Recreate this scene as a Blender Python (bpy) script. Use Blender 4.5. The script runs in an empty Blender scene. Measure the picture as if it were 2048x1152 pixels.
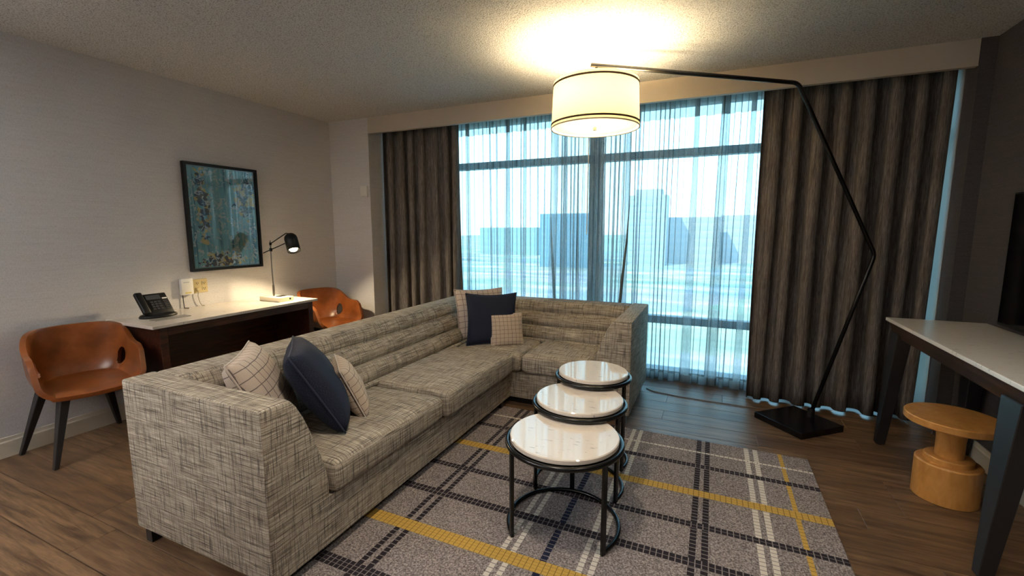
import bpy, bmesh, math, random
from mathutils import Vector, Matrix

random.seed(7)
S = bpy.context.scene
COL = S.collection
PI = math.pi

# ------------------------------------------------------------------ camera
cam_d = bpy.data.cameras.new('camera')
cam = bpy.data.objects.new('camera', cam_d)
COL.objects.link(cam)
cam_d.sensor_fit = 'HORIZONTAL'
cam_d.sensor_width = 36.0
cam_d.lens = 36.0 * 895.0 / 2048.0
cam_d.clip_end = 8000
cam.location = (0, 0, 1.40)
cam.rotation_euler = (math.radians(90 - 7.4), 0, math.radians(24.06))
S.camera = cam

# ------------------------------------------------------------------ view / world / light
S.view_settings.view_transform = 'Standard'
S.view_settings.look = 'None'
S.view_settings.gamma = 1.0
S.view_settings.use_curve_mapping = False
S.view_settings.exposure = 1.2
S.cycles.use_denoising = True
S.cycles.max_bounces = 10
S.cycles.diffuse_bounces = 5
S.cycles.transparent_max_bounces = 24
S.cycles.sample_clamp_indirect = 6.0
S.cycles.caustics_reflective = False
S.cycles.caustics_refractive = False

world = bpy.data.worlds.new('sky')
S.world = world
world.use_nodes = True
wn = world.node_tree
wn.nodes.clear()
w_out = wn.nodes.new('ShaderNodeOutputWorld')
w_bg = wn.nodes.new('ShaderNodeBackground')
w_tc = wn.nodes.new('ShaderNodeTexCoord')
w_sep = wn.nodes.new('ShaderNodeSeparateXYZ')
w_ramp = wn.nodes.new('ShaderNodeValToRGB')
w_ramp.color_ramp.elements[0].position = 0.0
w_ramp.color_ramp.elements[0].color = (0.76, 0.89, 0.95, 1)
w_ramp.color_ramp.elements[1].position = 0.75
w_ramp.color_ramp.elements[1].color = (0.34, 0.62, 0.95, 1)
_e = w_ramp.color_ramp.elements.new(0.28)
_e.color = (0.58, 0.86, 1.0, 1)
wn.links.new(w_tc.outputs['Generated'], w_sep.inputs[0])
wn.links.new(w_sep.outputs['Z'], w_ramp.inputs[0])
wn.links.new(w_ramp.outputs[0], w_bg.inputs[0])
wn.links.new(w_bg.outputs[0], w_out.inputs[0])
w_bg.inputs[1].default_value = 2.3


def lamp(name, kind, loc, energy, color, **kw):
    d = bpy.data.lights.new(name, kind)
    d.energy = energy
    d.color = color
    for k, v in kw.items():
        setattr(d, k, v)
    o = bpy.data.objects.new(name, d)
    o.location = loc
    COL.objects.link(o)
    return o


sun = lamp('sun', 'SUN', (0, -30, 60), 3.6, (1.0, 0.93, 0.84), angle=0.01)
sun.rotation_euler = (math.radians(48), 0, math.radians(-28))
# fill spots added behind the camera, no fixtures known there
WARM = (1.0, 0.77, 0.52)
for _x, _y, _e in ((-3.15, -1.1, 340), (0.3, -1.7, 40)):      # upward fill
    _l = lamp('fill_uplight', 'SPOT', (_x, _y, 1.75), _e, (1.0, 0.97, 0.93), shadow_soft_size=0.12, spot_size=math.radians(150), spot_blend=0.8)
    _l.rotation_euler = (PI, 0, 0)
# downward fill spots added overhead, out of view, with no known fixture
for _x, _y, _e in ((-0.75, 1.15, 42), (0.55, 1.05, 26)):
    lamp('fill_downlight', 'SPOT', (_x, _y, 2.55), _e, (1.0, 0.88, 0.72), shadow_soft_size=0.10, spot_size=math.radians(125), spot_blend=0.7)

# ------------------------------------------------------------------ helpers


def lin(r, g, b):
    f = lambda c: (c / 12.92) if c <= 0.04045 else ((c + 0.055) / 1.055) ** 2.4
    return (f(r / 255), f(g / 255), f(b / 255), 1)


class NT:
    """tiny node-tree writer"""

    def __init__(self, name):
        self.m = bpy.data.materials.new(name)
        self.m.use_nodes = True
        self.t = self.m.node_tree
        self.t.nodes.clear()
        self.out = self.t.nodes.new('ShaderNodeOutputMaterial')

    def n(self, typ, ins=None, **kw):
        nd = self.t.nodes.new(typ)
        for k, v in kw.items():
            setattr(nd, k, v)
        for k, v in (ins or {}).items():
            self.put(nd.inputs[k], v)
        return nd

    def put(self, sock, v):
        if isinstance(v, bpy.types.NodeSocket):
            self.t.links.new(v, sock)
        else:
            sock.default_value = v

    def math(self, op, a, b=0.0, c=None):
        nd = self.t.nodes.new('ShaderNodeMath')
        nd.operation = op
        self.put(nd.inputs[0], a)
        self.put(nd.inputs[1], b)
        if c is not None:
            self.put(nd.inputs[2], c)
        return nd.outputs[0]

    def mix(self, fac, a, b, mode='MIX'):
        nd = self.t.nodes.new('ShaderNodeMix')
        nd.data_type = 'RGBA'
        nd.blend_type = mode
        self.put(nd.inputs[0], fac)
        self.put(nd.inputs[6], a)
        self.put(nd.inputs[7], b)
        return nd.outputs[2]

    def coord(self, which='Object', scale=(1, 1, 1), loc=(0, 0, 0), rot=(0, 0, 0)):
        tc = self.t.nodes.new('ShaderNodeTexCoord')
        mp = self.t.nodes.new('ShaderNodeMapping')
        mp.inputs['Scale'].default_value = scale
        mp.inputs['Location'].default_value = loc
        mp.inputs['Rotation'].default_value = rot
        self.t.links.new(tc.outputs[which], mp.inputs[0])
        return mp.outputs[0]

    def pos(self, scale=(1, 1, 1)):
        g = self.t.nodes.new('ShaderNodeNewGeometry')
        mp = self.t.nodes.new('ShaderNodeMapping')
        mp.inputs['Scale'].default_value = scale
        self.t.links.new(g.outputs['Position'], mp.inputs[0])
        return mp.outputs[0]

    def noise(self, vec, scale, detail=3, rough=0.55, dist=0.0):
        nd = self.n('ShaderNodeTexNoise', {'Vector': vec, 'Scale': scale, 'Detail': detail, 'Roughness': rough, 'Distortion': dist})
        return nd.outputs['Fac']

    def ramp(self, fac, stops, interp='LINEAR'):
        nd = self.t.nodes.new('ShaderNodeValToRGB')
        cr = nd.color_ramp
        cr.interpolation = interp
        while len(cr.elements) < len(stops):
            cr.elements.new(0.5)
        for e, (p, c) in zip(cr.elements, stops):
            e.position = p
            e.color = c if len(c) == 4 else (*c, 1)
        self.put(nd.inputs[0], fac)
        return nd.outputs[0]

    def bump(self, h, strength=0.3, dist=0.01):
        nd = self.n('ShaderNodeBump', {'Height': h, 'Strength': strength, 'Distance': dist})
        return nd.outputs[0]

    def pbr(self, color, rough=0.5, normal=None, metal=0.0, spec=0.5, **kw):
        nd = self.t.nodes.new('ShaderNodeBsdfPrincipled')
        self.put(nd.inputs['Base Color'], color)
        self.put(nd.inputs['Roughness'], rough)
        self.put(nd.inputs['Metallic'], metal)
        self.put(nd.inputs['Specular IOR Level'], spec)
        if normal is not None:
            self.put(nd.inputs['Normal'], normal)
        for k, v in kw.items():
            self.put(nd.inputs[k.replace('_', ' ')], v)
        return nd.outputs[0]

    def end(self, shader):
        self.t.links.new(shader, self.out.inputs[0])
        return self.m


def plain(name, color, rough=0.5, metal=0.0, spec=0.5, bump=0.0, bscale=200, var=0.06):
    t = NT(name)
    v = t.coord('Object')
    nz = t.noise(v, 9, 3)
    c = t.mix(t.math('MULTIPLY', nz, var * 2), color, (color[0] * 0.6, color[1] * 0.6, color[2] * 0.6, 1))
    nm = t.bump(t.noise(v, bscale, 2), bump, 0.004) if bump else None
    return t.end(t.pbr(c, rough, nm, metal, spec))


def link(o, parent=None):
    COL.objects.link(o)
    if parent is not None:
        o.parent = parent
        if parent.parent is None and parent.type == 'EMPTY':
            o.matrix_parent_inverse = (Matrix.Translation(parent.location) @ parent.rotation_euler.to_matrix().to_4x4()).inverted()
    return o


def box_uv(me):
    uv = me.uv_layers.new(name='UVMap')
    for p in me.polygons:
        n = p.normal
        a = max(range(3), key=lambda i: abs(n[i]))
        for li in p.loop_indices:
            co = me.vertices[me.loops[li].vertex_index].co
            if a == 0:
                uv.data[li].uv = (co.y, co.z)
            elif a == 1:
                uv.data[li].uv = (co.x, co.z)
            else:
                uv.data[li].uv = (co.x, co.y)


def obj(name, bm, mat, parent=None, smooth=False, uv=False, angle=None):
    bmesh.ops.recalc_face_normals(bm, faces=bm.faces)
    me = bpy.data.meshes.new(name)
    bm.to_mesh(me)
    bm.free()
    if mat is not None:
        me.materials.append(mat)
    if uv:
        box_uv(me)
    if smooth or angle:
        for p in me.polygons:
            p.use_smooth = True
        if angle:
            try:
                me.set_sharp_from_angle(angle=math.radians(angle))
            except Exception:
                pass
    o = bpy.data.objects.new(name, me)
    return link(o, parent)


def tag(o, label, cat=None, group=None):
    o['label'] = label
    if cat:
        o['category'] = cat
    if group:
        o['group'] = group
    return o


def struct(o):
    o['kind'] = 'structure'
    return o


def thing(name, label, cat, loc=(0, 0, 0), group=None, rz=0.0):
    o = bpy.data.objects.new(name, None)
    o.empty_display_size = 0.1
    o.location = loc
    o.rotation_euler = (0, 0, rz)
    COL.objects.link(o)
    return tag(o, label, cat, group)


def box(bm, x0, x1, y0, y1, z0, z1):
    vs = [bm.verts.new((x, y, z)) for x in (x0, x1) for y in (y0, y1) for z in (z0, z1)]
    for f in ((0, 1, 3, 2), (4, 6, 7, 5), (0, 4, 5, 1), (2, 3, 7, 6), (0, 2, 6, 4), (1, 5, 7, 3)):
        bm.faces.new([vs[i] for i in f])
    return vs


def B(*a):
    bm = bmesh.new()
    box(bm, *a)
    return bm


def RB(x0, x1, y0, y1, z0, z1, r=0.01, seg=3):
    bm = B(x0, x1, y0, y1, z0, z1)
    bmesh.ops.bevel(bm, geom=bm.edges[:], offset=r, segments=seg, profile=0.5, affect='EDGES')
    return bm


def prism(poly, axis, a, b, bm=None):
    """extrude a 2-D polygon; axis 0: poly=(y,z), 1: (x,z), 2: (x,y)"""
    bm = bm or bmesh.new()

    def P(u, v, w):
        return (w, u, v) if axis == 0 else ((u, w, v) if axis == 1 else (u, v, w))
    A = [bm.verts.new(P(u, v, a)) for u, v in poly]
    Bv = [bm.verts.new(P(u, v, b)) for u, v in poly]
    n = len(poly)
    for i in range(n):
        bm.faces.new((A[i], A[(i + 1) % n], Bv[(i + 1) % n], Bv[i]))
    bm.faces.new(A[::-1])
    bm.faces.new(Bv)
    return bm


def tube(pts, r, n=10, closed=False, bm=None, sq=None):
    """sweep a circle (or sq=(w,h) rectangle) along points"""
    bm = bm or bmesh.new()
    pts = [Vector(p) for p in pts]
    rings = []
    N = len(pts)
    up = None
    for i, p in enumerate(pts):
        if closed:
            d = (pts[(i + 1) % N] - pts[i - 1])
        else:
            d = pts[min(i + 1, N - 1)] - pts[max(i - 1, 0)]
        d.normalize()
        if up is None:
            up = Vector((0, 0, 1)) if abs(d.z) < 0.9 else Vector((1, 0, 0))
        s = d.cross(up).normalized()
        u = s.cross(d).normalized()
        up = u
        rr = r[i] if isinstance(r, (list, tuple)) else r
        if sq:
            offs = [(-sq[0] / 2, -sq[1] / 2), (sq[0] / 2, -sq[1] / 2), (sq[0] / 2, sq[1] / 2), (-sq[0] / 2, sq[1] / 2)]
            rings.append([bm.verts.new(p + s * a + u * b) for a, b in offs])
        else:
            rings.append([bm.verts.new(p + s * (rr * math.cos(2 * PI * k / n)) + u * (rr * math.sin(2 * PI * k / n))) for k in range(n)])
    m = len(rings[0])
    for i in range(N if closed else N - 1):
        a, b = rings[i], rings[(i + 1) % N]
        for k in range(m):
            bm.faces.new((a[k], a[(k + 1) % m], b[(k + 1) % m], b[k]))
    if not closed:
        bm.faces.new(rings[0][::-1])
        bm.faces.new(rings[-1])
    return bm


def lathe(prof, n=48, c=(0, 0, 0), bm=None, M=None):
    """profile [(r,z)...]; closes at r==0"""
    bm = bm or bmesh.new()
    T = Matrix.Translation(c) @ (M or Matrix.Identity(4))
    rings = []
    for r, z in prof:
        if r < 1e-6:
            rings.append([bm.verts.new(T @ Vector((0, 0, z)))])
        else:
            rings.append([bm.verts.new(T @ Vector((r * math.cos(2 * PI * k / n), r * math.sin(2 * PI * k / n), z))) for k in range(n)])
    for a, b in zip(rings, rings[1:]):
        for k in range(n):
            k2 = (k + 1) % n
            if len(a) == 1 and len(b) == 1:
                continue
            if len(a) == 1:
                bm.faces.new((a[0], b[k2], b[k]))
            elif len(b) == 1:
                bm.faces.new((a[k], a[k2], b[0]))
            else:
                bm.faces.new((a[k], a[k2], b[k2], b[k]))
    return bm


def taper(bm, p0, p1, s0, s1, ang=0.0):
    """square tapered leg from p0 (size s0=(w,d)) to p1"""
    c, s = math.cos(ang), math.sin(ang)
    R = []
    for p, (w, d) in ((p0, s0), (p1, s1)):
        R.append([bm.verts.new((p[0] + c * a * w / 2 - s * b * d / 2, p[1] + s * a * w / 2 + c * b * d / 2, p[2])) for a, b in ((-1, -1), (1, -1), (1, 1), (-1, 1))])
    for k in range(4):
        bm.faces.new((R[0][k], R[0][(k + 1) % 4], R[1][(k + 1) % 4], R[1][k]))
    bm.faces.new(R[0][::-1])
    bm.faces.new(R[1])
    bmesh.ops.bevel(bm, geom=bm.edges[:], offset=0.003, segments=1, affect='EDGES')
    return bm


# ------------------------------------------------------------------ materials


def m_wallpaper(name, c1, c2, c3, bump=0.25):
    t = NT(name)
    h = t.noise(t.pos((1, 22, 90)), 4, 4, 0.65)
    h2 = t.noise(t.pos((22, 1, 90)), 4, 4, 0.65)
    v = t.noise(t.pos((60, 60, 12)), 5, 3, 0.6)
    s = t.math('ADD', t.math('MULTIPLY', t.math('ADD', h, h2), 0.3), t.math('MULTIPLY', v, 0.4))
    c = t.ramp(s, [(0.34, c2), (0.5, c1), (0.66, c3)])
    return t.end(t.pbr(c, 0.85, t.bump(s, bump, 0.003), spec=0.2))


M_wall = m_wallpaper('woven_wallpaper', lin(206, 204, 206), lin(180, 177, 177), lin(219, 218, 220))
M_wall_dark = m_wallpaper('charcoal_wallpaper', lin(78, 74, 76), lin(60, 56, 58), lin(92, 88, 90))


def m_popcorn():
    t = NT('popcorn_ceiling')
    p = t.pos()
    a = t.noise(p, 120, 3, 0.6)
    vo = t.n('ShaderNodeTexVoronoi', {'Vector': p, 'Scale': 150})
    h = t.math('ADD', a, t.math('MULTIPLY', t.math('SUBTRACT', 1.0, vo.outputs['Distance']), 0.35))
    c = t.ramp(h, [(0.52, lin(164, 164, 163)), (0.66, lin(208, 209, 209)), (0.95, lin(222, 223, 223))])
    return t.end(t.pbr(c, 0.95, t.bump(h, 0.55, 0.008), spec=0.1))


M_ceil = m_popcorn()
M_trim = plain('cream_paint', lin(196, 186, 172), 0.55, bump=0.04)
M_jamb_lit = plain('jamb_window_light', lin(150, 144, 140), 0.6)  # lighter than the pier wall, standing in for window light
M_base = plain('baseboard_paint', lin(205, 196, 180), 0.5)


def m_plank():
    t = NT('walnut_plank')
    oi = t.n('ShaderNodeObjectInfo')
    rnd = oi.outputs['Random']
    g = t.t.nodes.new('ShaderNodeNewGeometry')
    off = t.n('ShaderNodeCombineXYZ', {'X': t.math('MULTIPLY', rnd, 37.0), 'Y': t.math('MULTIPLY', rnd, 11.0), 'Z': 0.0})
    add = t.n('ShaderNodeVectorMath', {0: g.outputs['Position'], 1: off.outputs[0]}, operation='ADD')
    mp = t.n('ShaderNodeMapping', {'Vector': add.outputs[0], 'Scale': (1.4, 16, 1)})
    fine = t.n('ShaderNodeMapping', {'Vector': add.outputs[0], 'Scale': (5, 120, 1)})
    a = t.noise(mp.outputs[0], 2.0, 5, 0.62, 0.6)
    b = t.noise(fine.outputs[0], 2.0, 3, 0.6)
    s = t.math('ADD', t.math('MULTIPLY', a, 0.7), t.math('MULTIPLY', b, 0.3))
    c = t.ramp(s, [(0.30, lin(52, 36, 25)), (0.44, lin(96, 73, 52)), (0.58, lin(130, 102, 75)), (0.74, lin(156, 128, 98))])
    c = t.mix(t.math('MULTIPLY', rnd, 0.38), c, lin(66, 45, 33))
    r = t.math('ADD', 0.30, t.math('MULTIPLY', b, 0.22))
    return t.end(t.pbr(c, r, t.bump(s, 0.12, 0.002), spec=0.45))


M_plank = m_plank()
M_sub = plain('plank_gap', lin(30, 20, 15), 0.9)


def m_tweed(name='tweed_upholstery', k=1.0):
    t = NT(name)
    uvn = t.t.nodes.new('ShaderNodeTexCoord')

    def stretched(sx, sy, sc, det=3):
        mp = t.n('ShaderNodeMapping', {'Vector': uvn.outputs['UV'], 'Scale': (sx, sy, 1)})
        return t.noise(mp.outputs[0], sc, det, 0.6)
    h = stretched(8, 320, 1.0, 3)
    h2 = stretched(5, 130, 1.0, 2)
    v = stretched(320, 10, 1.0, 3)
    v2 = stretched(130, 5, 1.0, 2)
    wv = t.noise(t.n('ShaderNodeMapping', {'Vector': uvn.outputs['UV'], 'Scale': (420, 420, 1)}).outputs[0], 1.0, 1)
    hh = t.math('ADD', t.math('MULTIPLY', h, 0.55), t.math('MULTIPLY', h2, 0.45))
    vv = t.math('ADD', t.math('MULTIPLY', v, 0.55), t.math('MULTIPLY', v2, 0.45))
    base = t.ramp(t.math('ADD', t.math('MULTIPLY', hh, 0.8), t.math('MULTIPLY', wv, 0.2)),
                  [(0.38, lin(100, 93, 86)), (0.5, lin(164, 153, 138)), (0.62, lin(214, 204, 188))])
    dark = t.ramp(vv, [(0.42, (1, 1, 1)), (0.49, (0, 0, 0))])
    dark2 = t.ramp(hh, [(0.36, (1, 1, 1)), (0.46, (0, 0, 0))])
    c = t.mix(t.math('MULTIPLY', dark, 0.70), base, lin(66, 62, 64))
    c = t.mix(t.math('MULTIPLY', dark2, 0.60), c, lin(62, 54, 48))
    warm = t.ramp(t.noise(t.n('ShaderNodeMapping', {'Vector': uvn.outputs['UV'], 'Scale': (40, 260, 1)}).outputs[0], 1.0, 2), [(0.55, (0, 0, 0)), (0.68, (1, 1, 1))])
    c = t.mix(t.math('MULTIPLY', warm, 0.35), c, lin(150, 128, 92))
    bh = t.math('ADD', t.math('ADD', h, v), wv)
    return t.end(t.pbr(c, 0.9, t.bump(bh, 0.35, 0.003), spec=0.15))


M_tweed = m_tweed()


def m_check(name, ground, line, n=9):
    t = NT(name)
    uvn = t.t.nodes.new('ShaderNodeTexCoord')
    sep = t.n('ShaderNodeSeparateXYZ', {0: uvn.outputs['UV']})
    wob = t.math('MULTIPLY', t.math('SUBTRACT', t.noise(uvn.outputs['UV'], 6, 2), 0.5), 0.03)
    fs = []
    for ax in 'XY':
        f = t.math('FRACT', t.math('MULTIPLY', t.math('ADD', sep.outputs[ax], wob), n))
        fs.append(t.math('LESS_THAN', f, 0.085))
    fac = t.math('MAXIMUM', fs[0], fs[1])
    wv = t.noise(t.n('ShaderNodeMapping', {'Vector': uvn.outputs['UV'], 'Scale': (160, 160, 1)}).outputs[0], 1, 2)
    g = t.mix(t.math('MULTIPLY', wv, 0.5), ground, (ground[0] * 0.62, ground[1] * 0.62, ground[2] * 0.62, 1))
    c = t.mix(t.math('MULTIPLY', fac, 0.85), g, line)
    return t.end(t.pbr(c, 0.92, t.bump(wv, 0.4, 0.002), spec=0.1))


M_check = m_check('cream_windowpane_check', lin(206, 190, 176), lin(96, 84, 88), 9)
M_check_small = m_check('cream_windowpane_check_small', lin(204, 186, 168), lin(104, 86, 80), 8)


def m_denim():
    t = NT('navy_denim')
    uvn = t.t.nodes.new('ShaderNodeTexCoord')
    mp = t.n('ShaderNodeMapping', {'Vector': uvn.outputs['UV'], 'Scale': (170, 230, 1)})
    a = t.noise(mp.outputs[0], 1.0, 3, 0.7)
    c = t.ramp(a, [(0.36, lin(22, 23, 30)), (0.55, lin(36, 41, 58)), (0.72, lin(74, 84, 110))])
    return t.end(t.pbr(c, 0.85, t.bump(a, 0.4, 0.002), spec=0.2))


M_denim = m_denim()
M_piping_navy = plain('navy_piping', lin(40, 46, 66), 0.85)
M_piping_cream = plain('cream_piping', lin(198, 184, 172), 0.85)


def m_leather():
    t = NT('cognac_leather')
    v = t.coord('Object')
    a = t.noise(v, 7, 4, 0.55)
    g = t.noise(v, 260, 2)
    c = t.ramp(a, [(0.35, lin(112, 60, 26)), (0.55, lin(138, 77, 36)), (0.7, lin(154, 91, 48))])
    return t.end(t.pbr(c, t.math('ADD', 0.24, t.math('MULTIPLY', a, 0.2)), t.bump(g, 0.05, 0.002), spec=0.5))


M_leather = m_leather()
M_blackwood = plain('black_stained_wood', lin(32, 30, 32), 0.42)
M_blackmetal = plain('black_metal', lin(15, 15, 17), 0.24, spec=0.4)
M_black = plain('black_plastic', lin(15, 15, 18), 0.45, spec=0.35)
M_steel = plain('brushed_steel', lin(150, 148, 144), 0.28, metal=1.0)


def m_wood(name, c1, c2, c3, rough=0.35, sc=(2, 18, 18), amt=1.0):
    t = NT(name)
    v = t.coord('Object', sc)
    a = t.noise(v, 2.2, 5, 0.6, 0.8)
    c = t.ramp(a, [(0.32, c1), (0.5, c2), (0.68, c3)])
    return t.end(t.pbr(c, rough, t.bump(a, 0.06, 0.002), spec=0.45))


M_walnut = m_wood('dark_walnut', lin(32, 16, 10), lin(56, 28, 18), lin(80, 43, 28), sc=(18, 2, 18))
M_walnut2 = m_wood('espresso_wood', lin(34, 24, 20), lin(58, 40, 32), lin(82, 58, 46), sc=(18, 2, 18))
M_oak = m_wood('honey_oak', lin(178, 124, 62), lin(190, 136, 72), lin(200, 146, 82), 0.38, (10, 10, 4))


def m_quartz(name='white_quartz', base=lin(228, 218, 206), rough=0.06):
    t = NT(name)
    v = t.coord('Object')
    a = t.noise(v, 5, 4, 0.6)
    sp = t.noise(t.coord('Object', (6, 26, 6), (3, 1, 0), (0, 0, 0.7)), 3.0, 3, 0.6)
    speck = t.ramp(sp, [(0.30, (1, 1, 1)), (0.36, (0, 0, 0))])
    c = t.mix(t.math('MULTIPLY', a, 0.25), base, lin(196, 186, 176))
    c = t.mix(t.math('MULTIPLY', speck, 0.6), c, lin(120, 112, 108))
    return t.end(t.pbr(c, rough, spec=0.6))


M_quartz = m_quartz()
M_quartz3 = m_quartz('pale_console_stone', lin(240, 236, 230), 0.22)
M_quartz2 = m_quartz('white_quartz_counter', lin(214, 206, 196), 0.2)


def m_drape():
    t = NT('grey_brown_drapery')
    p = t.pos((330, 330, 14))
    a = t.noise(p, 1.0, 3, 0.65)
    b = t.noise(t.pos((90, 90, 4)), 1.0, 2)
    s = t.math('ADD', t.math('MULTIPLY', a, 0.65), t.math('MULTIPLY', b, 0.35))
    c = t.ramp(s, [(0.36, lin(78, 73, 71)), (0.5, lin(110, 104, 100)), (0.64, lin(140, 133, 127))])
    d = t.n('ShaderNodeBsdfDiffuse', {'Color': c, 'Normal': t.bump(s, 0.3, 0.002)})
    tr = t.n('ShaderNodeBsdfTranslucent', {'Color': c})
    mx = t.n('ShaderNodeMixShader', {0: 0.06, 1: d.outputs[0], 2: tr.outputs[0]})
    return t.end(mx.outputs[0])


M_drape = m_drape()


def m_sheer(name='sheer_voile', dens=0.36):
    t = NT(name)
    a = t.noise(t.pos((420, 420, 260)), 1.0, 2, 0.7)
    b = t.noise(t.pos((60, 60, 5)), 1.0, 2)
    lw = t.n('ShaderNodeLayerWeight', {'Blend': 0.5})
    edge = t.math('POWER', lw.outputs['Facing'], 1.7)
    fac = t.math('ADD', dens, t.math('MULTIPLY', edge, 0.75))
    fac = t.math('ADD', fac, t.math('MULTIPLY', t.math('SUBTRACT', a, 0.5), 0.5))
    fac = t.math('ADD', fac, t.math('MULTIPLY', t.math('SUBTRACT', b, 0.5), 0.25))
    fac = t.math('MINIMUM', t.math('MAXIMUM', fac, 0.05), 0.97)
    col = t.mix(t.math('MINIMUM', t.math('MULTIPLY', edge, 1.6), 1.0), lin(184, 192, 194), lin(26, 36, 42))  # fold shade put into the colour: cloth darkens where seen edge-on
    d = t.n('ShaderNodeBsdfDiffuse', {'Color': col})
    tl = t.n('ShaderNodeBsdfTranslucent', {'Color': col})
    tr = t.n('ShaderNodeBsdfTransparent', {'Color': (1, 1, 1, 1)})
    cloth = t.n('ShaderNodeMixShader', {0: 0.62, 1: d.outputs[0], 2: tl.outputs[0]})
    mx = t.n('ShaderNodeMixShader', {0: fac, 1: tr.outputs[0], 2: cloth.outputs[0]})
    return t.end(mx.outputs[0])


M_sheer = m_sheer()
M_sheer_hem = m_sheer('sheer_hem', 0.55)


def m_glass(name, tint, refl=1.0):
    t = NT(name)
    lw = t.n('ShaderNodeFresnel', {'IOR': 1.45})
    g = t.n('ShaderNodeBsdfGlossy', {'Color': (1, 1, 1, 1), 'Roughness': 0.02})
    tr = t.n('ShaderNodeBsdfTransparent', {'Color': tint})
    mx = t.n('ShaderNodeMixShader', {0: t.math('MULTIPLY', lw.outputs[0], refl), 1: tr.outputs[0], 2: g.outputs[0]})
    return t.end(mx.outputs[0])


M_glass = m_glass('tinted_window_glass', (0.76, 0.91, 0.95, 1), 0.6)
M_picglass = m_glass('picture_glass', (0.97, 0.97, 0.97, 1), 1.0)
M_alu = plain('grey_aluminium', lin(78, 98, 110), 0.45, metal=0.2)


def m_shade(name, col, fac):
    t = NT(name)
    n = t.noise(t.coord('Object'), 160, 2)
    c = t.mix(t.math('MULTIPLY', n, 0.3), col, (col[0] * 0.8, col[1] * 0.78, col[2] * 0.7, 1))
    d = t.n('ShaderNodeBsdfDiffuse', {'Color': c})
    tl = t.n('ShaderNodeBsdfTranslucent', {'Color': c})
    mx = t.n('ShaderNodeMixShader', {0: fac, 1: d.outputs[0], 2: tl.outputs[0]})
    return t.end(mx.outputs[0])


M_shade = m_shade('linen_lamp_shade', (0.78, 0.67, 0.43, 1), 0.12)
M_diffuser = m_shade('white_diffuser', (0.82, 0.77, 0.60, 1), 0.15)
M_band = plain('dark_shade_band', lin(70, 48, 32), 0.8)
M_white = plain('white_plastic', lin(226, 224, 220), 0.4)
M_ivory = plain('ivory_plastic', lin(206, 188, 140), 0.45)
M_whitebase = plain('cream_enamel', lin(232, 222, 196), 0.35)


def m_emit(name, col, s):
    t = NT(name)
    e = t.n('ShaderNodeEmission', {'Color': col, 'Strength': s})
    return t.end(e.outputs[0])


# ------------------------------------------------------------------ the room
XL, XR, YW, YB, ZC = -3.94, 1.53, 3.86, -2.6, 2.574
YG = 4.45
o = struct(obj('floor', B(XL - 0.15, XR + 0.15, YB - 0.15, YG + 0.1, -0.15, -0.008), M_sub))
FLOOR = o
plank_cache = {}


def plank_mesh(L, w=0.178):
    k = round(L, 3)
    if k not in plank_cache:
        bm = B(0.0006, L - 0.0006, 0.0006, w - 0.0006, -0.008, 0.0)
        top = [e for e in bm.edges if all(abs(v.co.z) < 1e-6 for v in e.verts)]
        bmesh.ops.bevel(bm, geom=top, offset=0.0012, segments=1, affect='EDGES')
        me = bpy.data.meshes.new('plank')
        bm.to_mesh(me)
        bm.free()
        me.materials.append(M_plank)
        plank_cache[k] = me
    return plank_cache[k]


row = 0
y = 0.30
PW, PL = 0.18, 1.22
while y < YG - 0.02:
    w = min(PW, YG - y)
    x = XL - random.choice([0.0, 0.2, 0.4, 0.6, 0.8, 1.0])
    while x < XR - 0.01:
        a, b = max(x, XL), min(x + PL, XR)
        if b - a > 0.03:
            po = bpy.data.objects.new('plank', plank_mesh(b - a))
            po.location = (a, y, 0)
            link(po, FLOOR)
        x += PL
    y += PW
    row += 1
obj('subfloor', B(XL, XR, YB, 0.30, -0.008, 0.0), M_plank, FLOOR)

struct(obj('ceiling', B(XL - 0.15, XR + 0.15, YB - 0.15, YG + 0.1, ZC, ZC + 0.12), M_ceil))
struct(obj('wall_left', B(XL - 0.15, XL, YB - 0.15, YW + 0.001, 0, ZC), M_wall))
struct(obj('wall_right', B(XR, XR + 0.15, YB - 0.15, YG + 0.1, 0, ZC), M_wall_dark))
struct(obj('wall_back', B(XL, XR, YB - 0.15, YB, 0, ZC), M_wall))
XP = -3.395
struct(obj('wall_window', B(XL - 0.15, XP, YW, YG + 0.1, 0, ZC), M_wall))
XPR = 1.452
struct(obj('jamb_light_strip', B(XPR - 0.004, XPR, YW + 0.16, YG - 0.07, 0, 2.5), M_jamb_lit))  # pale strip that puts the window light on the jamb into colour
struct(obj('wall_pier', B(XPR, XR, YW, YG + 0.1, 0, ZC), M_wall_dark))
# valance in front of the curtain recess
bm = B(XP + 0.0, XPR - 0.004, YW, YW + 0.04, 2.41, ZC)
box(bm, XP, XPR - 0.004, YW - 0.003, YW + 0.0, 2.41, 2.418)
struct(obj('trim_1', bm, M_trim))


def baseboard(name, poly_axis, a, b, base, sgn):
    pr_ = [(0, 0), (0.014, 0), (0.014, 0.095), (0.010, 0.105), (0.008, 0.125), (0, 0.125)]
    poly = [(base + sgn * u, v) for u, v in pr_]
    return struct(obj(name, prism(poly, poly_axis, a, b), M_base))


baseboard('baseboard_left', 1, YB, YW, XL, 1)
baseboard('baseboard_right', 1, YB, YW, XR, -1)
baseboard('baseboard_window', 0, XL, XP, YW, -1)

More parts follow.
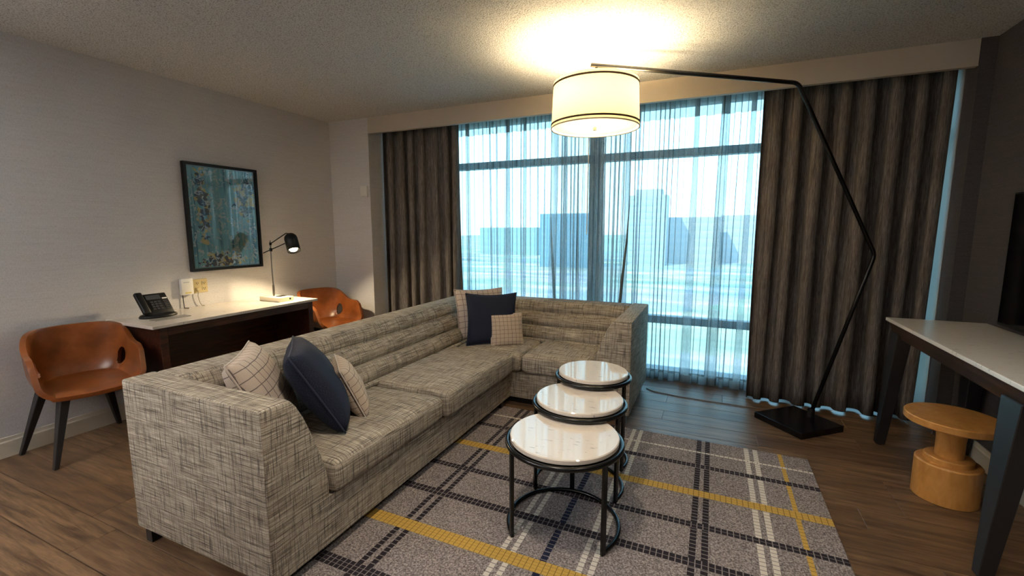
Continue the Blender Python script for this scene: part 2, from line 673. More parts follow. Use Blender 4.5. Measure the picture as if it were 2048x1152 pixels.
# window wall : one glazed opening, frame pieces and panes
W = struct(bpy.data.objects.new('window_1', None))
W.location = (-1.0, YG, 0)
COL.objects.link(W)
obj('sill', B(XP, XPR, YG - 0.09, YG + 0.06, 0.0, 0.075), M_alu, W)
obj('head', B(XP, XPR, YG - 0.05, YG + 0.06, 2.50, ZC), M_alu, W)
mull = [-3.36, -2.86, -1.075, 0.71, 1.42]
for i, mx in enumerate(mull):
    w = 0.05 if i != 2 else 0.055
    obj('mullion', B(mx - w, mx + w, YG - 0.06, YG + 0.06, 0.075, 2.50), M_alu, W)
for i in range(len(mull) - 1):
    a, b = mull[i] + 0.05, mull[i + 1] - 0.05
    obj('rail', B(a, b, YG - 0.04, YG + 0.05, 0.515, 0.585), M_alu, W)
    obj('rail', B(a, b, YG - 0.04, YG + 0.05, 2.055, 2.125), M_alu, W)
    for z0, z1 in ((0.075, 0.515), (0.585, 2.055), (2.125, 2.50)):
        obj('glass_pane', B(a, b, YG - 0.003, YG + 0.003, z0, z1), M_glass, W)

# ------------------------------------------------------------------ the city outside


def m_ground():
    t = NT('haze_tinted_ground')  # distant haze is put into these pale, low-contrast ground colours
    p = t.pos((1, 1, 1))
    vo = t.n('ShaderNodeTexVoronoi', {'Vector': t.pos((0.011, 0.02, 1)), 'Scale': 1.0})
    n1 = t.noise(t.pos((0.012, 0.035, 1)), 1.0, 4, 0.6)
    n2 = t.noise(t.pos((0.06, 0.14, 1)), 1.0, 3)
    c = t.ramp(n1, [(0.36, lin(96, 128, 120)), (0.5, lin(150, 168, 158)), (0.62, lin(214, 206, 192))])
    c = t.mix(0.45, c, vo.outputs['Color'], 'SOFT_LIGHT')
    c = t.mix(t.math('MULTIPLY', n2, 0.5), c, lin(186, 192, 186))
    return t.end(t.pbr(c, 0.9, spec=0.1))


tag(obj('cityscape_ground', B(-1500, 1500, 12, 3200, -36, -35), m_ground()), 'haze-paled ground of lots and trees far below the window', 'ground')


def building(name, label, x0, x1, y0, y1, z1, col, floors, bays, steps=()):
    r = thing(name, label, 'building', ((x0 + x1) / 2, y0, -35), 'distant buildings seen through the sheers')
    m = plain(name + '_facade', col, 0.8)  # facade colours are paled to carry the distant haze
    bm = B(x0, x1, y0, y1, -35, z1)
    for (a, b, h) in steps:
        box(bm, a, b, y0 + 4, y1 - 2, z1, z1 + h)
    obj('facade', bm, m, r)
    mw = plain(name + '_glazing', (col[0] * 0.88, col[1] * 0.92, col[2] * 0.95, 1), 0.6)  # glazing tone kept close to the facade, haze in the colour
    H = (z1 + 35)
    for f in range(floors):
        zz = -35 + H * (f + 0.35) / floors
        obj('window_band', B(x0 + 1, x1 - 1, y0 - 0.3, y0 + 0.1, zz, zz + H / floors * 0.5), mw, r)
    return r


def at(px, Y):
    """world x of photo column px (horizon row) at distance Y"""
    return Y * math.tan(math.radians(-24.06) + math.atan((px - 1024) / 902.6))


def zat(px, py, Y):
    x = at(px, Y)
    d = math.hypot(x, Y) * math.cos(math.atan((px - 1024) / 902.6))
    return 1.4 - d * math.tan(math.radians(7.4) + math.atan((py - 576) / 895.0))


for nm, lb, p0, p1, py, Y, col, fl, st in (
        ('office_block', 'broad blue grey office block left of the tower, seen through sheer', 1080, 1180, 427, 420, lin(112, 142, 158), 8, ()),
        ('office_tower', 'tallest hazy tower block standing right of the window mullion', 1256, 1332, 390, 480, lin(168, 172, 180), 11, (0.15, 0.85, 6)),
        ('low_block', 'long low haze-paled block right of the tall tower', 1336, 1440, 434, 520, lin(176, 174, 176), 6, ()),
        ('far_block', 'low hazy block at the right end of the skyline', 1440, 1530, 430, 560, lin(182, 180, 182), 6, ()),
        ('flat_roofed_hall', 'flat roofed haze-paled hall at the left end of the skyline', 960, 1072, 455, 600, lin(140, 160, 164), 4, ())):
    x0, x1 = at(p0, Y), at(p1, Y)
    z1 = zat((p0 + p1) / 2, py, Y)
    steps = ()
    if st:
        steps = ((x0 + (x1 - x0) * st[0], x0 + (x1 - x0) * st[1], st[2]),)
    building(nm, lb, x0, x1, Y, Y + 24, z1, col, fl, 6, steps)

# ------------------------------------------------------------------ curtains


def curtain_mesh(name, x0, x1, Y, A, period, z0, z1, mat, parent, seed, back=0.0, slant=0.0, bowl=0.0, res=10, rows=16, extra=(), zs=None, off=0.0, solid=0.0, xr=None, jit=1.7):
    rnd = random.Random(seed)
    nf = max(2, int(round((x1 - x0) / period)))
    n = nf * res * 2
    ph = [rnd.uniform(-jit, jit) for _ in range(nf + 3)]
    am = [rnd.uniform(0.45, 1.3) for _ in range(nf + 3)]
    sl = [rnd.uniform(-1, 1) for _ in range(nf + 3)]
    lerp = lambda arr, t: arr[int(t)] * (1 - (t - int(t))) + arr[int(t) + 1] * (t - int(t))
    bm = bmesh.new()
    grid = []
    zz = zs or [z0 + (z1 - z0) * j / (rows - 1) for j in range(rows)]
    for z in zz:
        h = (z - z0) / max(1e-6, (z1 - z0)) if zs is None else max(0, min(1, z / 2.5))
        line = []
        for i in range(n + 1):
            t = i / n
            s = t * nf
            p = 2 * PI * s + lerp(ph, s) * (0.6 + 0.7 * (1 - h)) + 0.5 * math.sin(3 * h + 2 * s) * (1 - h)
            a = A * lerp(am, s) * (0.8 + 0.35 * (1 - h))
            x = x0 + (x1 - x0) * t - back * math.sin(2 * p) * (0.6 + 0.5 * lerp(am, s)) + lerp(sl, s) * slant * (1 - h)
            if xr:
                x += xr(t, h)
            for (ex, ew, es) in extra:      # a deep S-fold: the cloth doubles back on itself
                u = (t - ex) / ew
                if abs(u) < 1:
                    x -= es * math.sin(PI * u) * (0.75 + 0.5 * (1 - h))
            y = Y + a * math.sin(p) + off
            if z < 0.02 and zs is None:
                pass
            line.append(bm.verts.new((x, y, z)))
        grid.append(line)
    for j in range(len(grid) - 1):
        for i in range(n):
            bm.faces.new((grid[j][i], grid[j][i + 1], grid[j + 1][i + 1], grid[j + 1][i]))
    o = obj(name, bm, mat, parent, smooth=True)
    if solid:
        md = o.modifiers.new('thickness', 'SOLIDIFY')
        md.thickness = solid
        md.offset = 0
    return o


def drape(label, x0, x1, seed, period, A, xr=None):
    r = thing('drape', label, 'curtain', ((x0 + x1) / 2, 4.09, 0.012))
    kw = dict(back=0.012, slant=0.02, xr=xr)
    curtain_mesh('drape_panel', x0, x1, 4.085, A, period, 0.014, 2.53, M_drape, r, seed, solid=0.003, **kw)
    return r


drape('grey brown blackout drape left of the window, beside the pier wall', -3.385, -2.42, 3, 0.135, 0.042)
drape('wide grey brown blackout drape right of the window, behind the arc lamp', 0.30, 1.432, 11, 0.148, 0.045,
      xr=lambda t, h: 0.035 * (t ** 3) * (h - 0.9) * 1.0 + 0.02 * (1 - t) * (1 - h))


def sheer(label, x0, x1, seed, extra, Y, edge):
    r = thing('sheer_curtain', label, 'curtain', ((x0 + x1) / 2, Y, 0.01))
    kw = dict(back=0.011, slant=0.022, extra=extra, res=9)
    curtain_mesh('voile', x0, x1, Y, 0.024, 0.085, 0.012, 2.53, M_sheer, r, seed, **kw)
    curtain_mesh('hem', x0, x1, Y, 0.024, 0.085, 0.012, 2.53, M_sheer_hem, r, seed, zs=[0.012, 0.05, 0.085], off=-0.002, **kw)
    curtain_mesh('heading_tape', x0, x1, Y, 0.024, 0.085, 0.012, 2.53, M_sheer_hem, r, seed, zs=[2.36, 2.42, 2.53], off=-0.002, **kw)
    # the leading edge, rolled over into a dense side hem that turns out towards the floor
    bm = bmesh.new()
    pts = []
    for z, xx, w in edge:
        a = bm.verts.new((xx - w / 2, Y - 0.034, z))
        m_ = bm.verts.new((xx, Y - 0.040 - w * 0.4, z))
        b = bm.verts.new((xx + w / 2, Y - 0.032, z))
        pts.append((a, m_, b))
    for p, q in zip(pts, pts[1:]):
        bm.faces.new((p[0], p[1], q[1], q[0]))
        bm.faces.new((p[1], p[2], q[2], q[1]))
    obj('side_hem', bm, M_side_hem, r, smooth=True)
    return r


M_side_hem = plain('sheer_side_hem', lin(92, 104, 110), 0.9)
sheer('white sheer curtain over the left half of the window', -2.50, -0.71, 21,
      ((0.07, 0.05, 0.05), (0.33, 0.028, 0.05), (0.43, 0.016, 0.03), (0.60, 0.03, 0.05), (0.73, 0.02, 0.03), (0.86, 0.03, 0.05)), 4.19,
      [(2.5, -0.705, 0.004), (1.62, -0.700, 0.006), (1.3, -0.715, 0.016), (0.95, -0.745, 0.026), (0.5, -0.775, 0.030), (0.014, -0.79, 0.034)])
rs = sheer('white sheer curtain over the right half of the window', -1.46, 0.42, 22,
           ((0.06, 0.03, 0.05), (0.24, 0.03, 0.06), (0.38, 0.02, 0.03), (0.68, 0.028, 0.05), (0.80, 0.034, 0.07), (0.91, 0.018, 0.03)), 4.275,
           [(2.5, -1.475, 0.004), (1.55, -1.475, 0.006), (1.3, -1.465, 0.018), (0.95, -1.440, 0.030), (0.5, -1.415, 0.032), (0.014, -1.40, 0.034)])
obj('wand', tube([(-1.075, 4.125, 2.45), (-1.078, 4.123, 1.36)], 0.005, 8), M_white, rs)

# ------------------------------------------------------------------ rug
RX0, RX1, RY0, RY1 = -1.53, 0.60, 0.80, 3.09


def m_rug():
    t = NT('plaid_loop_rug')
    g = t.t.nodes.new('ShaderNodeNewGeometry')
    sep = t.n('ShaderNodeSeparateXYZ', {0: g.outputs['Position']})
    X, Y = sep.outputs['X'], sep.outputs['Y']
    loop = t.noise(t.pos((1, 1, 1)), 125, 3, 0.75)
    big = t.noise(t.pos((1, 1, 1)), 5, 3, 0.6)
    c = t.ramp(loop, [(0.36, lin(84, 76, 76)), (0.5, lin(138, 128, 125)), (0.64, lin(186, 175, 170))])
    c = t.mix(t.math('MULTIPLY', big, 0.2), c, lin(126, 120, 124))
    gapc = lin(136, 128, 126)
    DK, NV, WH, YE = lin(48, 42, 48), lin(40, 44, 66), lin(222, 214, 202), lin(208, 168, 84)
    hv = [(-1.285, .026, 1, DK), (-1.232, .026, 1, DK), (-.772, .024, 1, WH), (-.724, .024, 1, WH), (-.586, .03, 1, NV),
          (-.432, .024, 1, WH), (-.384, .024, 1, WH), (-.012, .028, 1, DK), (.038, .028, 1, DK), (.262, .026, 1, WH), (.312, .026, 1, WH), (.448, .022, 1, YE)]
    hh = [(2.912, .018, 1, WH), (2.73, .042, 2, DK), (2.43, .062, 3, YE), (2.145, .044, 2, DK), (1.88, .052, 2, DK), (1.595, .072, 4, YE), (1.275, .062, 3, DK), (0.98, .05, 2, DK)]
    for lst, U, V in ((hv, X, Y), (hh, Y, X)):
        for (cc, w, rows, col) in lst:
            d = t.math('SUBTRACT', U, cc - w / 2)
            ins = t.math('MULTIPLY', t.math('GREATER_THAN', d, 0.0), t.math('LESS_THAN', d, w))
            f1 = t.math('FRACT', t.math('MULTIPLY', d, rows / w))
            f2 = t.math('FRACT', t.math('MULTIPLY', V, 1 / 0.026))
            ok = t.math('MULTIPLY', t.math('GREATER_THAN', f1, 0.10 if rows > 1 else 0.0), t.math('GREATER_THAN', f2, 0.16))
            shade = t.mix(t.math('MULTIPLY', loop, 0.4), col, (col[0] * .6, col[1] * .6, col[2] * .6, 1))
            if col is YE:
                tile = t.mix(ok, (col[0] * .45, col[1] * .45, col[2] * .5, 1), shade)
            else:
                tile = t.mix(ok, gapc, shade)
            c = t.mix(ins, c, tile)
    return t.end(t.pbr(c, 0.95, t.bump(loop, 0.8, 0.006), spec=0.1))


tag(obj('area_rug', RB(RX0, RX1, RY0, RY1, 0.0, 0.010, 0.003, 1), m_rug()), 'grey plaid area rug with mustard, white and navy stripes under the tables', 'rug')
RZ = 0.010

# ------------------------------------------------------------------ sectional sofa
sofa = thing('sectional_sofa', 'L-shaped sectional sofa in grey beige tweed with channelled back', 'sofa', (-1.9, 3.2, 0))
SX0, SXF = -2.32, -1.42      # outer back, seat front of the long run
SY0, SYF, SY1 = 1.02, 3.16, 4.03   # near end, seat front of the short run, outer back
SXR = -0.485
# base, L shaped
poly = [(SX0 + 0.02, SY0 + 0.02), (SXF - 0.015, SY0 + 0.02), (SXF - 0.015, SYF + 0.015), (SXR - 0.02, SYF + 0.015), (SXR - 0.02, SY1 - 0.02), (SX0 + 0.02, SY1 - 0.02)]
bm = prism(poly, 2, 0.065, 0.275)
obj('base', bm, M_tweed, sofa, uv=True)


def soft_prism(profile, axis, a, b, r=0.012):
    bm = prism(profile, axis, a, b)
    bmesh.ops.recalc_face_normals(bm, faces=bm.faces)
    eds = [e for e in bm.edges if len(e.link_faces) == 2 and e.calc_face_angle(0) > 0.6]
    bmesh.ops.bevel(bm, geom=eds, offset=r, segments=2, profile=0.5, affect='EDGES')
    return bm


armp = [(1.02, 0.065), (1.02, 0.757), (1.148, 0.757), (1.176, 0.722), (1.207, 0.665), (1.232, 0.605), (1.256, 0.54), (1.280, 0.475), (1.303, 0.40), (1.314, 0.33), (1.312, 0.26), (1.304, 0.065)]
obj('arm', soft_prism(armp, 0, SX0, -1.437), M_tweed, sofa, uv=True, angle=40)
armq = [(SXR - (u - 1.02), v) for u, v in armp]
obj('arm', soft_prism(armq, 1, SYF - 0.012, SY1), M_tweed, sofa, uv=True, angle=40)
# back shells
bk = [(SX0, 0.065), (SX0, 0.752), (SX0 + 0.165, 0.752), (SX0 + 0.26, 0.60), (SX0 + 0.33, 0.42), (SX0 + 0.33, 0.065)]
obj('back_frame', soft_prism(bk, 1, 1.155, SY1), M_tweed, sofa, uv=True, angle=40)
bk2 = [(SY1 - (u - SX0), v) for u, v in bk]
obj('back_frame', soft_prism(bk2, 0, SX0 + 0.17, SXR - 0.13), M_tweed, sofa, uv=True, angle=40)


def channel_profile(base, sgn, nch=4):
    """front face of a channelled back: from the top roll down to the seat"""
    p0, p1 = Vector((0.150, 0.756)), Vector((0.395, 0.405))
    d = p1 - p0
    nrm = Vector((-d.y, d.x)).normalized()
    if nrm.x < 0:
        nrm = -nrm
    pts = [(0.215, 0.40), (0.12, 0.70), (0.13, 0.748)]
    cuts = [0.0, 0.30, 0.60, 0.90, 1.0]
    for a, b in zip(cuts, cuts[1:]):
        for k in range(0, 7):
            u = k / 7
            q = p0 + d * (a + (b - a) * u) + nrm * (0.034 * (math.sin(PI * u) ** 0.42) if k else -0.006)
            pts.append((q.x, q.y))
    pts.append((p1.x, p1.y))
    return [(base + sgn * u, v) for u, v in pts]


def back_cushion(axis, base, sgn, a, b):
    bm = prism(channel_profile(base, sgn), axis, a, b)
    return obj('back_cushion', bm, M_tweed, sofa, uv=True, angle=50)


back_cushion(1, SX0, 1, 1.20, 3.118)
back_cushion(1, SX0, 1, 3.126, 3.70)
back_cushion(0, SY1, -1, -1.98, -0.66)


def cushion(x0, x1, y0, y1, z0, z1, r=0.035, crown=0.018):
    bm = bmesh.new()
    nx, ny = 14, 14
    box(bm, x0, x1, y0, y1, z0, z1)
    bmesh.ops.bevel(bm, geom=bm.edges[:], offset=r, segments=4, profile=0.5, affect='EDGES')
    for k in range(1, nx):
        x = x0 + r + (x1 - x0 - 2 * r) * k / nx
        bmesh.ops.bisect_plane(bm, geom=bm.verts[:] + bm.edges[:] + bm.faces[:], plane_co=(x, 0, 0), plane_no=(1, 0, 0))
    for k in range(1, ny):
        y = y0 + r + (y1 - y0 - 2 * r) * k / ny
        bmesh.ops.bisect_plane(bm, geom=bm.verts[:] + bm.edges[:] + bm.faces[:], plane_co=(0, y, 0), plane_no=(0, 1, 0))
    cx, cy = (x0 + x1) / 2, (y0 + y1) / 2
    for v in bm.verts:
        u = abs(v.co.x - cx) / (x1 - x0) * 2
        w = abs(v.co.y - cy) / (y1 - y0) * 2
        k = (1 - u ** 4) * (1 - w ** 4)
        if v.co.z > (z0 + z1) / 2:
            v.co.z += crown * k
    return obj('seat_cushion', bm, M_tweed, sofa, uv=True, angle=50)


cushion(-1.96, -1.405, 1.315, 2.166, 0.278, 0.416)
cushion(-1.96, -1.378, 2.172, 3.135, 0.278, 0.440)
cushion(-1.96, -1.338, 3.142, 3.70, 0.278, 0.424)
cushion(-1.332, -0.775, 3.142, 3.70, 0.278, 0.424)
for lx, ly, gz in ((-2.26, 1.055, 0), (-1.50, 1.075, RZ), (-1.47, 3.06, RZ), (-0.535, 3.20, 0), (-0.535, 3.96, 0), (-2.26, 3.96, 0), (-2.26, 2.5, 0)):
    obj('leg', B(lx - 0.022, lx + 0.022, ly - 0.022, ly + 0.022, gz, 0.068), M_blackwood, sofa)

# ------------------------------------------------------------------ throw pillows


def pillow(name, label, group, center, normal, w, h, th, mat, pipe_mat, up=(0, 0, 1), n=22, pinch=0.045, roll=0.0):
    nv = Vector(normal).normalized()
    ux = Vector(up).cross(nv).normalized()
    uy = nv.cross(ux).normalized()
    if roll:
        Rm = Matrix.Rotation(roll, 3, nv)
        ux, uy = Rm @ ux, Rm @ uy
    C0 = Vector(center)
    rnd = random.Random(hash(label) % 1000 if False else len(label) * 7 + int(w * 100))
    p1, p2 = rnd.uniform(0, 6), rnd.uniform(0, 6)
    root = bpy.data.objects.new(name, None)
    root.location = C0 - uy * h * 0.5
    COL.objects.link(root)
    tag(root, label, 'pillow', group)
    bm = bmesh.new()
    uvl = bm.loops.layers.uv.new('UVMap')
    sides = []
    rimpts = {}
    for sgn in (1, -1):
        grid = []
        for j in range(n + 1):
            rowv = []
            for i in range(n + 1):
                u, v = -1 + 2 * i / n, -1 + 2 * j / n
                # edges drawn in between the corners
                eu = u * (1 - pinch * 1.4 * (1 - v * v) * abs(u) ** 3) if False else u * (1 - pinch * (1 - v * v))
                ev = v * (1 - pinch * (1 - u * u))
                fat = ((1 - abs(u) ** 2.4) * (1 - abs(v) ** 2.4)) ** 0.36
                wr = 0.05 * math.sin(5 * u + 3 * v + p1) * math.sin(4 * v - 2 * u + p2)
                t = th * 0.5 * fat * (1 + wr)
                co = C0 + ux * (eu * w / 2) + uy * (ev * h / 2) + nv * (sgn * t)
                key = (i, j)
                if i in (0, n) or j in (0, n):
                    if key not in rimpts:
                        rimpts[key] = bm.verts.new(co)
                    rowv.append(rimpts[key])
                else:
                    rowv.append(bm.verts.new(co))
            grid.append(rowv)
        for j in range(n):
            for i in range(n):
                vs = (grid[j][i], grid[j][i + 1], grid[j + 1][i + 1], grid[j + 1][i])
                f = bm.faces.new(vs)
                for lp, (a, b) in zip(f.loops, ((i, j), (i + 1, j), (i + 1, j + 1), (i, j + 1))):
                    lp[uvl].uv = (a / n, b / n)
    ring = [rimpts[(i, 0)].co.copy() for i in range(n)] + [rimpts[(n, j)].co.copy() for j in range(n)] + \
           [rimpts[(i, n)].co.copy() for i in range(n, 0, -1)] + [rimpts[(0, j)].co.copy() for j in range(n, 0, -1)]
    obj('cover', bm, mat, root, smooth=True)
    obj('piping', tube(ring, 0.0045, 6, closed=True), pipe_mat, root, smooth=True)
    return root


G1, G2 = 'pillows at the near end of the sofa', 'pillows in the corner of the sofa'
pillow('throw_pillow', 'large cream checked pillow leaning on the near sofa arm', G1, (-1.905, 1.385, 0.635), (0.70, 0.66, 0.46), 0.46, 0.45, 0.17, M_check, M_piping_cream)
pillow('throw_pillow', 'large navy denim pillow between two checked pillows at near sofa arm', G1, (-1.785, 1.59, 0.640), (0.64, 0.70, 0.54), 0.45, 0.45, 0.19, M_denim, M_piping_navy)
pillow('throw_pillow', 'small cream checked pillow lying against the navy pillow at near end', G1, (-1.765, 1.785, 0.560), (0.62, 0.72, 0.42), 0.33, 0.30, 0.13, M_check_small, M_piping_cream)
pillow('throw_pillow', 'large cream checked pillow deepest in the sofa corner', G2, (-1.87, 3.50, 0.655), (0.68, -0.72, 0.36), 0.45, 0.46, 0.13, M_check, M_piping_cream, pinch=0.07)
pillow('throw_pillow', 'dark navy pillow in the sofa corner, between two checked pillows', G2, (-1.69, 3.36, 0.645), (0.50, -0.85, 0.30), 0.44, 0.45, 0.13, M_denim, M_piping_navy, pinch=0.10)
pillow('throw_pillow', 'small cream checked pillow in front of the navy one in sofa corner', G2, (-1.555, 3.37, 0.56), (0.60, -0.78, 0.26), 0.28, 0.28, 0.10, M_check_small, M_piping_cream)

# ------------------------------------------------------------------ nesting tables


def nest_table(label, c, r, z, rz, gz=RZ):
    root = thing('nesting_table', label, 'side table', (c[0], c[1], gz), 'three round nesting tables')
    cx, cy = c
    b = 0.004
    prof = [(0, z - 0.024), (r - b, z - 0.024), (r, z - 0.024 + b), (r, z - b), (r - b, z), (0, z)]
    obj('tabletop', lathe(prof, 72, (cx, cy, 0)), M_quartz, root, angle=40)
    rr = r + 0.012
    ring = [(cx + rr * math.cos(2 * PI * k / 64), cy + rr * math.sin(2 * PI * k / 64), z - 0.034) for k in range(64)]
    bm = tube(ring, 0.012, 10, closed=True)
    obj('top_rim', bm, M_blackmetal, root, smooth=True)
    bm = lathe([(0, z - 0.036), (r - 0.004, z - 0.036), (r - 0.004, z - 0.0245), (0, z - 0.0245)], 48, (cx, cy, 0))
    obj('support_disc', bm, M_blackmetal, root)
    aL, aR, aB = math.radians(rz[0]), math.radians(rz[1]), math.radians(97)
    for a in (aL, aR, aB):
        px, py = cx + rr * math.cos(a), cy + rr * math.sin(a)
        bm = bmesh.new()
        taper(bm, (px, py, gz), (px, py, z - 0.034), (0.016, 0.024), (0.016, 0.024), a)
        obj('leg', bm, M_blackmetal, root)
    a0, a1 = aR - 2 * PI, aL
    N = 48
    arc = [(cx + (rr - 0.004) * math.cos(a0 + (a1 - a0) * k / N), cy + (rr - 0.004) * math.sin(a0 + (a1 - a0) * k / N), gz + 0.011) for k in range(N + 1)]
    obj('base_ring', tube(arc, 0.0105, 8), M_blackmetal, root, smooth=True)
    return root


nest_table('largest and lowest round white nesting table, nearest the camera', (-0.586, 1.91), 0.252, 0.460, (226, 328))
nest_table('middle round white nesting table, tucked over the largest one', (-0.611, 2.258), 0.230, 0.512, (216, 338))
nest_table('smallest and tallest round white nesting table, nearest the window', (-0.615, 2.570), 0.203, 0.566, (216, 338))

# ------------------------------------------------------------------ desk by the left wall
desk = thing('writing_desk', 'dark walnut writing desk with white stone top against left wall', 'desk', (-3.65, 2.37, 0))
DX0, DX1, DY0, DY1, DZ = -3.938, -3.365, 1.685, 3.055, 0.762
obj('desktop', RB(DX0, DX1, DY0, DY1, DZ - 0.022, DZ, 0.003, 2), M_quartz2, desk)
obj('side_panel', RB(DX0 + 0.01, DX1 - 0.03, DY0 + 0.055, DY0 + 0.105, 0.0, DZ - 0.022, 0.003, 1), M_walnut, desk)
obj('side_panel', RB(DX0 + 0.01, DX1 - 0.03, DY1 - 0.085, DY1 - 0.035, 0.0, DZ - 0.022, 0.003, 1), M_walnut, desk)
obj('apron', RB(DX1 - 0.055, DX1 - 0.033, DY0 + 0.106, DY1 - 0.086, DZ - 0.085, DZ - 0.0225, 0.002, 1), M_walnut, desk)
obj('back_panel', B(DX0 + 0.03, DX0 + 0.05, DY0 + 0.106, DY1 - 0.086, 0.12, DZ - 0.0225), M_walnut, desk)

# ------------------------------------------------------------------ desk phone
ph = thing('desk_phone', 'black office phone standing on left end of the desk', 'phone', (-3.74, 1.92, DZ))
PHZ = DZ
# foot plate
bm = lathe([(0, PHZ), (0.118, PHZ), (0.122, PHZ + 0.006), (0.112, PHZ + 0.020), (0.07, PHZ + 0.030), (0, PHZ + 0.030)], 40, (0, 0, 0))
for v in bm.verts:
    v.co.x = v.co.x * 0.72 - 3.735
    v.co.y = v.co.y * 1.0 + 1.918
obj('foot', bm, M_black, ph, smooth=True)
# tilted body, built flat then leaned back
MT = Matrix.Translation((-3.70, 1.915, PHZ + 0.030)) @ Matrix.Rotation(math.radians(-38), 4, 'Y')


def tilted(bm):
    bmesh.ops.transform(bm, matrix=MT, verts=bm.verts[:])
    return bm


# in the tilted frame: x = out of the face, y = along desk, z = up the face
obj('body', tilted(RB(-0.028, 0.0, -0.095, 0.098, -0.005, 0.175, 0.008, 2)), M_black, ph, angle=40)
hs = RB(-0.004, 0.026, -0.112, -0.062, -0.002, 0.182, 0.012, 3)
for v in hs.verts:      # earpiece and mouthpiece stand proud of the grip
    k = (v.co.z - 0.09) / 0.09
    v.co.x -= 0.010 * (1 - min(1, abs(k)) ** 2) if v.co.x < 0.01 else 0.004 * (1 - abs(k))
obj('handset', tilted(hs), M_black, ph, angle=50)
M_lcd = plain('grey_display', lin(74, 76, 80), 0.15)
obj('display', tilted(B(0.0, 0.002, -0.045, 0.050, 0.120, 0.158)), M_lcd, ph)
kb = bmesh.new()
M_key = plain('dark_grey_keys', lin(58, 58, 62), 0.5)
for r in range(4):
    for c in range(3):
        obj('key', tilted(RB(0.0, 0.004, -0.030 + c * 0.024, -0.012 + c * 0.024, 0.030 + r * 0.020, 0.044 + r * 0.020, 0.001, 1)), M_key, ph)
for r in range(5):
    obj('side_key', tilted(B(0.0, 0.003, 0.056, 0.088, 0.026 + r * 0.017, 0.038 + r * 0.017)), M_key, ph)
tag(obj('label_strip', tilted(B(0.0, 0.0025, 0.058, 0.090, 0.118, 0.128)), M_white, ph), 'white label strip')
# pad in front of it
M_pad = plain('silver_card', lin(150, 146, 140), 0.25)
tag(obj('memo_pad', RB(-3.625, -3.535, 1.80, 2.03, DZ, DZ + 0.004, 0.001, 1), M_pad), 'thin grey pad lying on the desk in front of the phone', 'pad')

# ------------------------------------------------------------------ things on the left wall
ap = thing('wifi_access_point', 'white plastic box on left wall above the desk, beside outlet', 'router', (-3.93, 2.235, 0.87))
obj('housing', RB(XL, XL + 0.035, 2.19, 2.282, 0.872, 1.006, 0.006, 2), M_white, ap, angle=40)
M_yel = plain('yellow_label', lin(214, 186, 60), 0.5)
tag(obj('sticker', B(XL + 0.035, XL + 0.0358, 2.215, 2.262, 0.884, 0.892), M_yel, ap), 'yellow sticker strip')
M_greymark = plain('grey_print', lin(176, 178, 184), 0.5)
obj('logo_print', B(XL + 0.035, XL + 0.0356, 2.205, 2.25, 0.972, 0.978), M_greymark, ap)
obj('cable', tube([(XL + 0.012, 2.205, 0.873), (XL + 0.012, 2.206, 0.82), (XL + 0.014, 2.208, DZ + 0.003), (XL + 0.06, 2.215, DZ + 0.004)], 0.0035, 6), M_black, ap)

ol = thing('wall_outlet', 'ivory double outlet plate on left wall above the desk', 'outlet', (-3.93, 2.355, 0.93))
obj('cover_plate', RB(XL, XL + 0.006, 2.298, 2.412, 0.874, 0.990, 0.002, 1), M_ivory, ol)
for gy in (2.327, 2.383):
    for gz in (0.908, 0.955):
        rc = obj('receptacle', RB(XL + 0.006, XL + 0.009, gy - 0.017, gy + 0.017, gz - 0.015, gz + 0.015, 0.001, 1), M_ivory, ol)
        s = bmesh.new()
        for dy in (-0.007, 0.007):
            box(s, XL + 0.0088, XL + 0.0096, gy + dy - 0.0018, gy + dy + 0.0018, gz - 0.004, gz + 0.008)
        box(s, XL + 0.0088, XL + 0.0096, gy - 0.003, gy + 0.003, gz - 0.012, gz - 0.007)
        obj('slot', s, M_black, rc)
pl = obj('plug', RB(XL + 0.0097, XL + 0.03, 2.312, 2.338, 0.893, 0.918, 0.004, 2), M_ivory, ol)
M_cord = plain('beige_cord', lin(150, 140, 120), 0.6)
obj('cord', tube([(XL + 0.022, 2.322, 0.894), (XL + 0.02, 2.318, 0.85), (XL + 0.018, 2.328, 0.80), (XL + 0.014, 2.345, DZ + 0.004), (XL + 0.03, 2.36, DZ + 0.004)], 0.0028, 6), M_cord, ol)

sn = thing('wall_sensor', 'small white thermostat box on pier wall left of the drape', 'thermostat', (-3.462, YW, 1.81))
obj('housing', RB(-3.508, -3.418, YW - 0.028, YW, 1.752, 1.872, 0.006, 2), M_white, sn, angle=40)
obj('vent_slots', B(-3.495, -3.431, YW - 0.0285, YW - 0.027, 1.760, 1.763), M_greymark, sn)

# picture
pic = thing('framed_picture', 'black framed abstract print in teal, white and yellow on left wall', 'picture', (XL, 2.605, 1.05))
PY0, PY1, PZ0, PZ1 = 2.285, 2.925, 1.055, 1.950
fr = 0.022


